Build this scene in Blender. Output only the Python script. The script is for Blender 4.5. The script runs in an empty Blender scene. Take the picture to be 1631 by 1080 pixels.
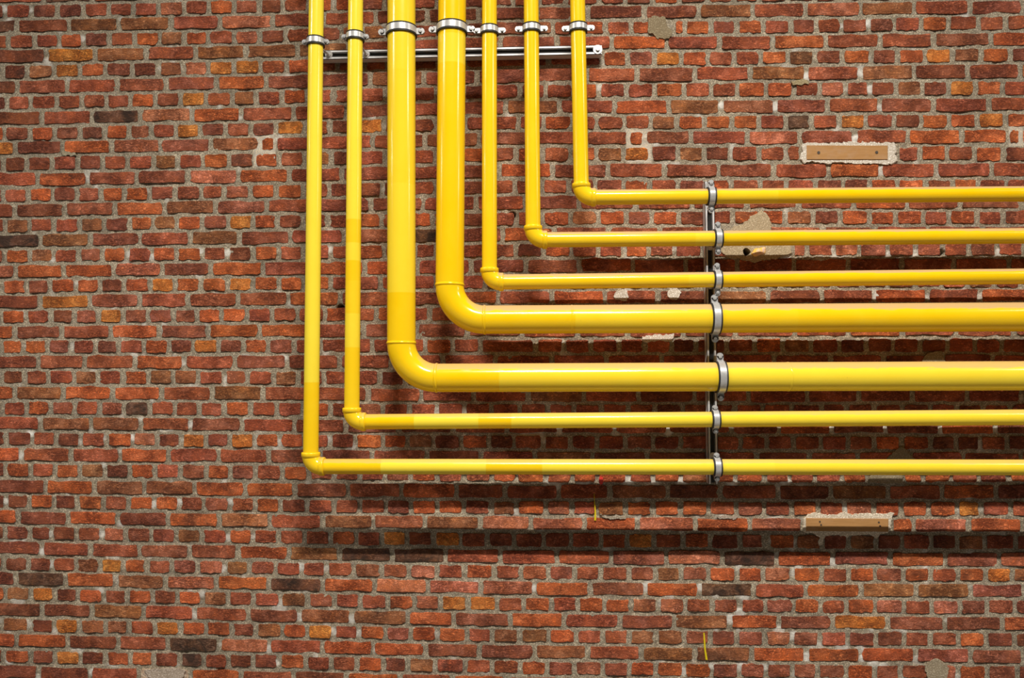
import bpy, bmesh, math, random
import numpy as np
from mathutils import Vector

random.seed(7)
rng = np.random.default_rng(11)
scene = bpy.context.scene
COL = scene.collection
PI = math.pi

# ------------------------------------------------------------------ camera
W, H = 1631.0, 1080.0
F = 1230.0                      # focal length in pixels
DIST = 3.30                     # camera to wall
CAMZ = 1.60
YAW, PITCH = math.radians(2.13), math.radians(2.65)
cd = bpy.data.cameras.new('camera')
cam = bpy.data.objects.new('camera', cd)
COL.objects.link(cam)
cam.location = (0, -DIST, CAMZ)
cam.rotation_euler = (PI / 2 + PITCH, 0, YAW)
cd.sensor_fit = 'HORIZONTAL'
cd.sensor_width = 36.0
cd.lens = 36.0 * F / W
cd.clip_start = 0.05
scene.camera = cam

# ------------------------------------------------------------------ world, lamps, exposure
world = bpy.data.worlds.new('hall_ambient')
scene.world = world
world.use_nodes = True
bg = world.node_tree.nodes['Background']
bg.inputs[0].default_value = (1.0, 0.93, 0.82, 1)
bg.inputs[1].default_value = 0.012

LAMP_X = (-9.8, -4.8, 0.24, 5.3, 10.3)     # a row of fluorescent battens parallel to the wall
LAMP_Y, LAMP_Z = -3.05, 5.20
for lx in LAMP_X:
    ld = bpy.data.lights.new('batten_light', 'AREA')
    ld.shape = 'RECTANGLE'
    ld.size, ld.size_y = 1.30, 0.06
    ld.energy = 455.0 if abs(lx) < 1 else 215.0
    ld.color = (1.0, 0.94, 0.85)
    lo = bpy.data.objects.new('batten_light', ld)
    COL.objects.link(lo)
    lo.location = (lx, LAMP_Y, LAMP_Z)
    lo.rotation_euler = (math.radians(-14), 0, 0)

vs = scene.view_settings
vs.view_transform = 'Standard'
vs.look = 'None'
vs.gamma = 1.0
vs.use_curve_mapping = False
vs.exposure = 0.0

# ------------------------------------------------------------------ photograph pixel -> place
ca, sa, cb, sb = math.cos(YAW), math.sin(YAW), math.cos(PITCH), math.sin(PITCH)
FWD = Vector((-sa * cb, ca * cb, sb))
RIGHT = Vector((ca, sa, 0))
UP = RIGHT.cross(FWD)


def P(px, py, d=0.0):
    """point seen at a photo pixel, lying d metres in front of the wall plane y=0"""
    v = FWD + RIGHT * ((px - W / 2) / F) + UP * ((H / 2 - py) / F)
    t = (DIST - d) / v.y
    return Vector((v.x * t, -d, CAMZ + v.z * t))


# ------------------------------------------------------------------ helpers
def lin(c):
    return tuple(((v / 255.0) / 12.92 if v / 255.0 <= 0.04045 else ((v / 255.0 + 0.055) / 1.055) ** 2.4) for v in c)


def link(o, parent=None):
    COL.objects.link(o)
    if parent is not None:
        o.parent = parent
        o.matrix_parent_inverse = parent.matrix_basis.inverted() if hasattr(parent, 'matrix_basis') else parent.matrix_world.inverted()
    return o


def tag(o, label=None, cat=None, group=None, kind=None):
    if label: o['label'] = label
    if cat: o['category'] = cat
    if group: o['group'] = group
    if kind: o['kind'] = kind
    return o


def empty(name, loc):
    o = bpy.data.objects.new(name, None)
    o.empty_display_size = 0.05
    o.location = loc
    COL.objects.link(o)
    return o


class MB:
    """collects vertices, faces and per-vertex colours, links them as one mesh object (world coordinates)"""
    def __init__(self):
        self.v, self.f, self.c = [], [], []

    def add(self, verts, faces, col=None):
        o = len(self.v)
        self.v += [tuple(p) for p in verts]
        self.f += [tuple(i + o for i in f) for f in faces]
        if col is None:
            col = (1, 1, 1, 0)
        if isinstance(col, list):
            self.c += col
        else:
            self.c += [col] * len(verts)

    def box(self, c, ax, ay, az):
        c = Vector(c)
        vs_ = [c + ax * i + ay * j + az * k for k in (-1, 1) for j in (-1, 1) for i in (-1, 1)]
        self.add(vs_, [(0, 2, 3, 1), (4, 5, 7, 6), (0, 1, 5, 4), (2, 6, 7, 3), (0, 4, 6, 2), (1, 3, 7, 5)])

    def cyl(self, a, b, r, n=16, r2=None, ref=None):
        a, b = Vector(a), Vector(b)
        t = (b - a).normalized()
        ref = Vector(ref) if ref is not None else (Vector((0, 0, 1)) if abs(t.z) < 0.9 else Vector((1, 0, 0)))
        u = t.cross(ref).normalized()
        w = t.cross(u)
        r2 = r if r2 is None else r2
        vs_ = [a + (u * math.cos(2 * PI * i / n) + w * math.sin(2 * PI * i / n)) * r for i in range(n)]
        vs_ += [b + (u * math.cos(2 * PI * i / n) + w * math.sin(2 * PI * i / n)) * r2 for i in range(n)]
        fs = [(i, (i + 1) % n, n + (i + 1) % n, n + i) for i in range(n)]
        fs += [tuple(range(n - 1, -1, -1)), tuple(range(n, 2 * n))]
        self.add(vs_, fs)

    def tube(self, pts, rad, n=40, cols=None, cap=True):
        """swept circle along a path that lies in a plane parallel to the wall"""
        nn = Vector((0, -1, 0))
        pts = [Vector(p) for p in pts]
        m = len(pts)
        verts, cc = [], []
        for i, p in enumerate(pts):
            t = (pts[min(i + 1, m - 1)] - pts[max(i - 1, 0)]).normalized()
            bb = t.cross(nn).normalized()
            r = rad[i] if isinstance(rad, (list, tuple)) else rad
            for j in range(n):
                a = 2 * PI * j / n
                verts.append(p + (nn * math.cos(a) + bb * math.sin(a)) * r)
                cc.append(cols[i] if cols else (1, 1, 1, 0))
        fs = [(i * n + j, i * n + (j + 1) % n, (i + 1) * n + (j + 1) % n, (i + 1) * n + j)
              for i in range(m - 1) for j in range(n)]
        if cap:
            fs += [tuple(range(n - 1, -1, -1)), tuple((m - 1) * n + j for j in range(n))]
        self.add(verts, fs, cc)

    def build(self, name, mat, parent=None, smooth=False, auto=None):
        me = bpy.data.meshes.new(name)
        me.from_pydata(self.v, [], self.f)
        ca_ = me.color_attributes.new('tint', 'FLOAT_COLOR', 'POINT')
        ca_.data.foreach_set('color', np.array(self.c, dtype=np.float32).ravel())
        bm = bmesh.new(); bm.from_mesh(me)
        bmesh.ops.recalc_face_normals(bm, faces=bm.faces)
        if smooth:
            for f in bm.faces: f.smooth = True
            lim = math.radians(auto or 40)
            for e in bm.edges:
                if len(e.link_faces) == 2 and e.calc_face_angle(0) > lim:
                    e.smooth = False
        bm.to_mesh(me); bm.free()
        me.materials.append(mat)
        o = bpy.data.objects.new(name, me)
        return link(o, parent)


# ------------------------------------------------------------------ materials
def new_mat(name):
    m = bpy.data.materials.new(name)
    m.use_nodes = True
    nt = m.node_tree
    b = nt.nodes['Principled BSDF']
    return m, nt, b


def nd(nt, t, **kw):
    n = nt.nodes.new(t)
    for k, v in kw.items():
        setattr(n, k, v)
    return n


def noise(nt, vec, scale, detail=4, rough=0.6, dist=0.0):
    n = nd(nt, 'ShaderNodeTexNoise')
    n.inputs['Scale'].default_value = scale
    n.inputs['Detail'].default_value = detail
    n.inputs['Roughness'].default_value = rough
    n.inputs['Distortion'].default_value = dist
    nt.links.new(vec, n.inputs['Vector'])
    return n.outputs['Fac']


def ramp(nt, fac, a, b, c0=(0, 0, 0, 1), c1=(1, 1, 1, 1)):
    r = nd(nt, 'ShaderNodeValToRGB')
    r.color_ramp.elements[0].position = a
    r.color_ramp.elements[1].position = b
    r.color_ramp.elements[0].color = c0
    r.color_ramp.elements[1].color = c1
    nt.links.new(fac, r.inputs[0])
    return r.outputs[0]


def mix(nt, fac, a, b, mode='MIX'):
    m = nd(nt, 'ShaderNodeMix', data_type='RGBA', blend_type=mode)
    for s, v in ((0, fac), (6, a), (7, b)):
        if isinstance(v, (int, float)):
            m.inputs[s].default_value = v
        elif isinstance(v, tuple):
            m.inputs[s].default_value = v if len(v) == 4 else v + (1,)
        else:
            nt.links.new(v, m.inputs[s])
    return m.outputs[2]


def math_(nt, op, a, b=0.5):
    m = nd(nt, 'ShaderNodeMath', operation=op)
    for s, v in ((0, a), (1, b)):
        if isinstance(v, (int, float)):
            m.inputs[s].default_value = v
        else:
            nt.links.new(v, m.inputs[s])
    return m.outputs[0]


def bump(nt, bsdf, height, strength, distance):
    b = nd(nt, 'ShaderNodeBump')
    b.inputs['Strength'].default_value = strength
    b.inputs['Distance'].default_value = distance
    nt.links.new(height, b.inputs['Height'])
    nt.links.new(b.outputs[0], bsdf.inputs['Normal'])


def geo_pos(nt):
    return nd(nt, 'ShaderNodeNewGeometry').outputs['Position']


def stretched(nt, vec, sx, sy, sz, rot=0.0):
    mp = nd(nt, 'ShaderNodeMapping')
    mp.inputs['Scale'].default_value = (sx, sy, sz)
    mp.inputs['Rotation'].default_value = (0, rot, 0)
    nt.links.new(vec, mp.inputs['Vector'])
    return mp.outputs[0]


# brick: colour from the vertex colour, blotches, grain, soot where alpha asks for it
M_BRICK, nt, bs = new_mat('fired_brick')
at = nd(nt, 'ShaderNodeAttribute', attribute_name='tint')
pos = geo_pos(nt)
cr = stretched(nt, pos, 1, 1, 2.2, 0.35)
n1 = noise(nt, pos, 22, 5, 0.65, 0.4)
n2 = noise(nt, pos, 160, 4, 0.7)
n3 = noise(nt, cr, 60, 5, 0.65, 1.6)
c = mix(nt, ramp(nt, n1, 0.42, 0.68), at.outputs['Color'], mix(nt, 1.0, at.outputs['Color'], (1.26, 1.14, 0.82), 'MULTIPLY'))
c = mix(nt, ramp(nt, n1, 0.46, 0.30), c, mix(nt, 1.0, c, (0.72, 0.66, 0.65), 'MULTIPLY'))
c = mix(nt, ramp(nt, n3, 0.44, 0.34), c, mix(nt, 1.0, c, (0.60, 0.56, 0.56), 'MULTIPLY'))
c = mix(nt, ramp(nt, n3, 0.58, 0.74), c, mix(nt, 0.35, c, (0.42, 0.24, 0.17)))
c = mix(nt, ramp(nt, n2, 0.62, 0.75), c, mix(nt, 0.45, c, (0.40, 0.30, 0.23)))
n4 = noise(nt, stretched(nt, pos, 1, 1, 2.6, -0.3), 26, 4, 0.6, 1.2)
n5 = noise(nt, pos, 9, 2, 0.5)
ridge = math_(nt, 'ABSOLUTE', math_(nt, 'SUBTRACT', n4, 0.5))
crack = math_(nt, 'MULTIPLY', ramp(nt, ridge, 0.030, 0.006), ramp(nt, n5, 0.42, 0.58))
c = mix(nt, math_(nt, 'MULTIPLY', crack, 0.8), c, mix(nt, 1.0, c, (0.30, 0.24, 0.22), 'MULTIPLY'))
sootn = noise(nt, pos, 13, 3, 0.6, 0.8)
soot = math_(nt, 'MULTIPLY', at.outputs['Alpha'], ramp(nt, sootn, 0.46, 0.62))
c = mix(nt, soot, c, (0.035, 0.024, 0.018))
nt.links.new(c, bs.inputs['Base Color'])
bs.inputs['Roughness'].default_value = 0.82
bs.inputs['Specular IOR Level'].default_value = 0.3
hgt = math_(nt, 'ADD', math_(nt, 'MULTIPLY', n3, 1.0), math_(nt, 'SUBTRACT', math_(nt, 'MULTIPLY', n2, 0.3), math_(nt, 'MULTIPLY', crack, 0.35)))
bump(nt, bs, hgt, 1.0, 0.016)

# mortar
M_MORTAR, nt, bs = new_mat('lime_mortar')
at = nd(nt, 'ShaderNodeAttribute', attribute_name='tint')
pos = geo_pos(nt)
n1 = noise(nt, pos, 30, 5, 0.65)
n2 = noise(nt, pos, 170, 4, 0.75)
c = mix(nt, ramp(nt, n1, 0.35, 0.70), mix(nt, 1.0, at.outputs['Color'], (0.76, 0.74, 0.70), 'MULTIPLY'), at.outputs['Color'])
c = mix(nt, ramp(nt, n2, 0.47, 0.33), c, mix(nt, 1.0, c, (0.40, 0.38, 0.36), 'MULTIPLY'))
c = mix(nt, ramp(nt, n2, 0.56, 0.68), c, mix(nt, 0.6, c, (0.86, 0.83, 0.76)))
lime = math_(nt, 'MULTIPLY', at.outputs['Alpha'], ramp(nt, n2, 0.30, 0.52))
c = mix(nt, lime, c, (0.88, 0.85, 0.79))
nt.links.new(c, bs.inputs['Base Color'])
bs.inputs['Roughness'].default_value = 0.92
bs.inputs['Specular IOR Level'].default_value = 0.2
bump(nt, bs, math_(nt, 'ADD', n2, n1), 0.8, 0.006)

# trowelled patching plaster (colour from vertex colour)
M_PATCH, nt, bs = new_mat('patching_plaster')
at = nd(nt, 'ShaderNodeAttribute', attribute_name='tint')
pos = geo_pos(nt)
n1 = noise(nt, pos, 25, 4, 0.6)
n2 = noise(nt, pos, 190, 3, 0.7)
c = mix(nt, ramp(nt, n1, 0.35, 0.7), mix(nt, 1.0, at.outputs['Color'], (0.93, 0.91, 0.88), 'MULTIPLY'), at.outputs['Color'])
c = mix(nt, ramp(nt, n2, 0.44, 0.30), c, mix(nt, 1.0, c, (0.62, 0.58, 0.52), 'MULTIPLY'))
nt.links.new(c, bs.inputs['Base Color'])
bs.inputs['Roughness'].default_value = 0.9
bump(nt, bs, math_(nt, 'ADD', n1, math_(nt, 'MULTIPLY', n2, 0.6)), 0.9, 0.007)

# yellow gas pipe paint; tint.r = 0 fresh deep yellow .. 1 pale lemon; dust settled on what faces up
M_PIPE, nt, bs = new_mat('yellow_gloss_paint')
at = nd(nt, 'ShaderNodeAttribute', attribute_name='tint')
sep = nd(nt, 'ShaderNodeSeparateColor')
nt.links.new(at.outputs['Color'], sep.inputs[0])
pos = geo_pos(nt)
n1 = noise(nt, pos, 7, 3, 0.6, 0.5)
n2 = noise(nt, pos, 60, 4, 0.65)
n3 = noise(nt, stretched(nt, pos, 0.35, 1, 1), 26, 4, 0.6, 1.2)
tone = math_(nt, 'ADD', sep.outputs[0], math_(nt, 'MULTIPLY', math_(nt, 'SUBTRACT', n1, 0.5), 0.35))
c = mix(nt, ramp(nt, tone, 0.0, 1.0), lin((247, 198, 0)), lin((248, 224, 66)))
c = mix(nt, ramp(nt, n2, 0.70, 0.80), c, mix(nt, 0.35, c, (0.30, 0.22, 0.05)))
gn = nd(nt, 'ShaderNodeNewGeometry')
sn = nd(nt, 'ShaderNodeSeparateXYZ')
nt.links.new(gn.outputs['Normal'], sn.inputs[0])
dust = ramp(nt, math_(nt, 'ADD', sn.outputs['Z'], math_(nt, 'MULTIPLY', math_(nt, 'SUBTRACT', n3, 0.5), 0.45)), 0.50, 0.64)
dust = math_(nt, 'MULTIPLY', dust, sep.outputs[1])
c = mix(nt, math_(nt, 'MULTIPLY', dust, 0.95), c, lin((200, 165, 112)))
nt.links.new(c, bs.inputs['Base Color'])
rg = nd(nt, 'ShaderNodeMapRange')
nt.links.new(dust, rg.inputs[0])
bs.inputs['Specular IOR Level'].default_value = 0.4
rg.inputs[3].default_value = 0.17
rg.inputs[4].default_value = 0.55
nt.links.new(rg.outputs[0], bs.inputs['Roughness'])
bump(nt, bs, math_(nt, 'ADD', n1, math_(nt, 'MULTIPLY', n2, 0.15)), 0.10, 0.004)

# zinc plated steel
M_STEEL, nt, bs = new_mat('zinc_plated_steel')
pos = geo_pos(nt)
n1 = noise(nt, pos, 120, 3, 0.6)
nt.links.new(mix(nt, n1, (0.46, 0.46, 0.46), (0.72, 0.72, 0.71)), bs.inputs['Base Color'])
bs.inputs['Metallic'].default_value = 0.45
bs.inputs['Roughness'].default_value = 0.32
bump(nt, bs, n1, 0.06, 0.002)

M_RAIL, nt, bs = new_mat('galvanised_rail_steel')
pos = geo_pos(nt)
n1 = noise(nt, pos, 90, 3, 0.6)
nt.links.new(mix(nt, n1, (0.55, 0.56, 0.57), (0.78, 0.79, 0.80)), bs.inputs['Base Color'])
bs.inputs['Metallic'].default_value = 0.3
bs.inputs['Roughness'].default_value = 0.45

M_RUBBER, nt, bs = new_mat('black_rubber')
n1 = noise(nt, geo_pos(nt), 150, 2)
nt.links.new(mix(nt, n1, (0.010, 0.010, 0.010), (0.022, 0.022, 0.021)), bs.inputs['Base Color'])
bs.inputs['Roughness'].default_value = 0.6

# timber set in the wall
M_WOOD, nt, bs = new_mat('weathered_softwood')
pos = geo_pos(nt)
g = stretched(nt, pos, 0.08, 1, 1)
n1 = noise(nt, g, 150, 4, 0.6, 0.8)
n2 = noise(nt, pos, 18, 3)
c = mix(nt, n1, lin((152, 108, 58)), lin((190, 144, 90)))
c = mix(nt, ramp(nt, n2, 0.5, 0.75), c, lin((176, 140, 104)))
nt.links.new(c, bs.inputs['Base Color'])
bs.inputs['Roughness'].default_value = 0.75
bump(nt, bs, n1, 0.3, 0.002)

M_DARK, nt, bs = new_mat('rusty_screw')
n1 = noise(nt, geo_pos(nt), 200, 2)
nt.links.new(mix(nt, n1, (0.03, 0.025, 0.02), (0.10, 0.07, 0.05)), bs.inputs['Base Color'])
bs.inputs['Roughness'].default_value = 0.6

M_SPRAY, nt, bs = new_mat('yellow_marking_paint')
n1 = noise(nt, geo_pos(nt), 120, 3)
nt.links.new(mix(nt, n1, lin((214, 190, 10)), lin((244, 224, 30))), bs.inputs['Base Color'])
bs.inputs['Roughness'].default_value = 0.5

M_RED, nt, bs = new_mat('red_plastic')
n1 = noise(nt, geo_pos(nt), 120, 3)
nt.links.new(mix(nt, n1, lin((196, 40, 36)), lin((222, 70, 58))), bs.inputs['Base Color'])

M_FOAM, nt, bs = new_mat('builders_foam')
at = nd(nt, 'ShaderNodeAttribute', attribute_name='tint')
pos = geo_pos(nt)
n1 = noise(nt, pos, 40, 2)
n2 = noise(nt, pos, 150, 3)
nt.links.new(mix(nt, ramp(nt, n1, 0.42, 0.58), lin((226, 190, 160)), lin((238, 186, 60))), bs.inputs['Base Color'])
bump(nt, bs, n2, 0.5, 0.006)

M_FLOOR, nt, bs = new_mat('concrete_screed')
pos = geo_pos(nt)
n1 = noise(nt, pos, 3, 6, 0.65)
n2 = noise(nt, pos, 60, 4, 0.7)
nt.links.new(mix(nt, n1, (0.11, 0.105, 0.10), (0.18, 0.17, 0.16)), bs.inputs['Base Color'])
bs.inputs['Roughness'].default_value = 0.8
bump(nt, bs, n2, 0.2, 0.003)

# ------------------------------------------------------------------ brick survey
# per course: centre line height (photo px) at five stations, then joints and brick kinds in four strips
ST = np.array([0, 408, 815, 1223, 1631], float)
YS = {0: (-5, -14, -25, -33, -40), 1: (19, 10, 0, -8, -15), 2: (41, 34, 20, 16.5, 10), 3: (67, 58.5, 45, 43, 35),
      4: (89, 82, 67, 67, 62), 5: (115, 107.5, 95, 92.5, 86.5), 6: (139, 130.5, 120, 116.5, 112.5),
      7: (165, 156, 145, 142.5, 140), 8: (189, 181, 171, 169, 166), 9: (214.5, 205.5, 195, 195, 191.5),
      10: (236, 229.5, 220, 218, 217), 11: (261, 255, 245, 244, 245), 12: (286, 280.5, 272, 272, 271),
      13: (312, 305, 297, 297, 296), 14: (335.5, 329, 323, 322, 321), 15: (360, 353, 348, 346.5, 347),
      16: (384, 378, 373, 371, 371), 17: (408, 403, 398, 398, 397), 18: (432.5, 427.5, 424, 421.5, 421),
      19: (457, 452, 449, 448, 447), 20: (481, 476.5, 473, 472, 471), 21: (505.5, 501.5, 499, 497.5, 497),
      22: (530, 526.5, 526, 525, 524), 23: (552.5, 551, 550.5, 551, 550.5), 24: (577.5, 576, 576, 576, 576),
      25: (601, 601, 603, 603, 603), 26: (625.5, 627, 630, 630, 630), 27: (650, 651.5, 654, 654, 654),
      28: (674, 677, 680, 680.5, 681), 29: (698, 702, 704, 705, 705), 30: (724, 726.5, 729.5, 731, 731),
      31: (748, 752, 757, 758, 758), 32: (774.5, 780, 784, 783.5, 783), 33: (797.5, 804.5, 809, 811, 811),
      34: (824.5, 829, 833, 836, 837), 35: (847.5, 856, 860, 862, 864), 36: (872.5, 880.5, 887, 890, 892),
      37: (897.5, 904.5, 912, 915, 916), 38: (921, 929.5, 937, 940, 940), 39: (946, 954, 962, 966, 967.5),
      40: (970, 979.5, 988, 991, 993.5), 41: (994.5, 1003.5, 1013, 1016.5, 1019), 42: (1019.5, 1028, 1038, 1042.5, 1045),
      43: (1045, 1053.5, 1063, 1069, 1072), 44: (1070, 1079, 1088, 1095, 1098)}
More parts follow.
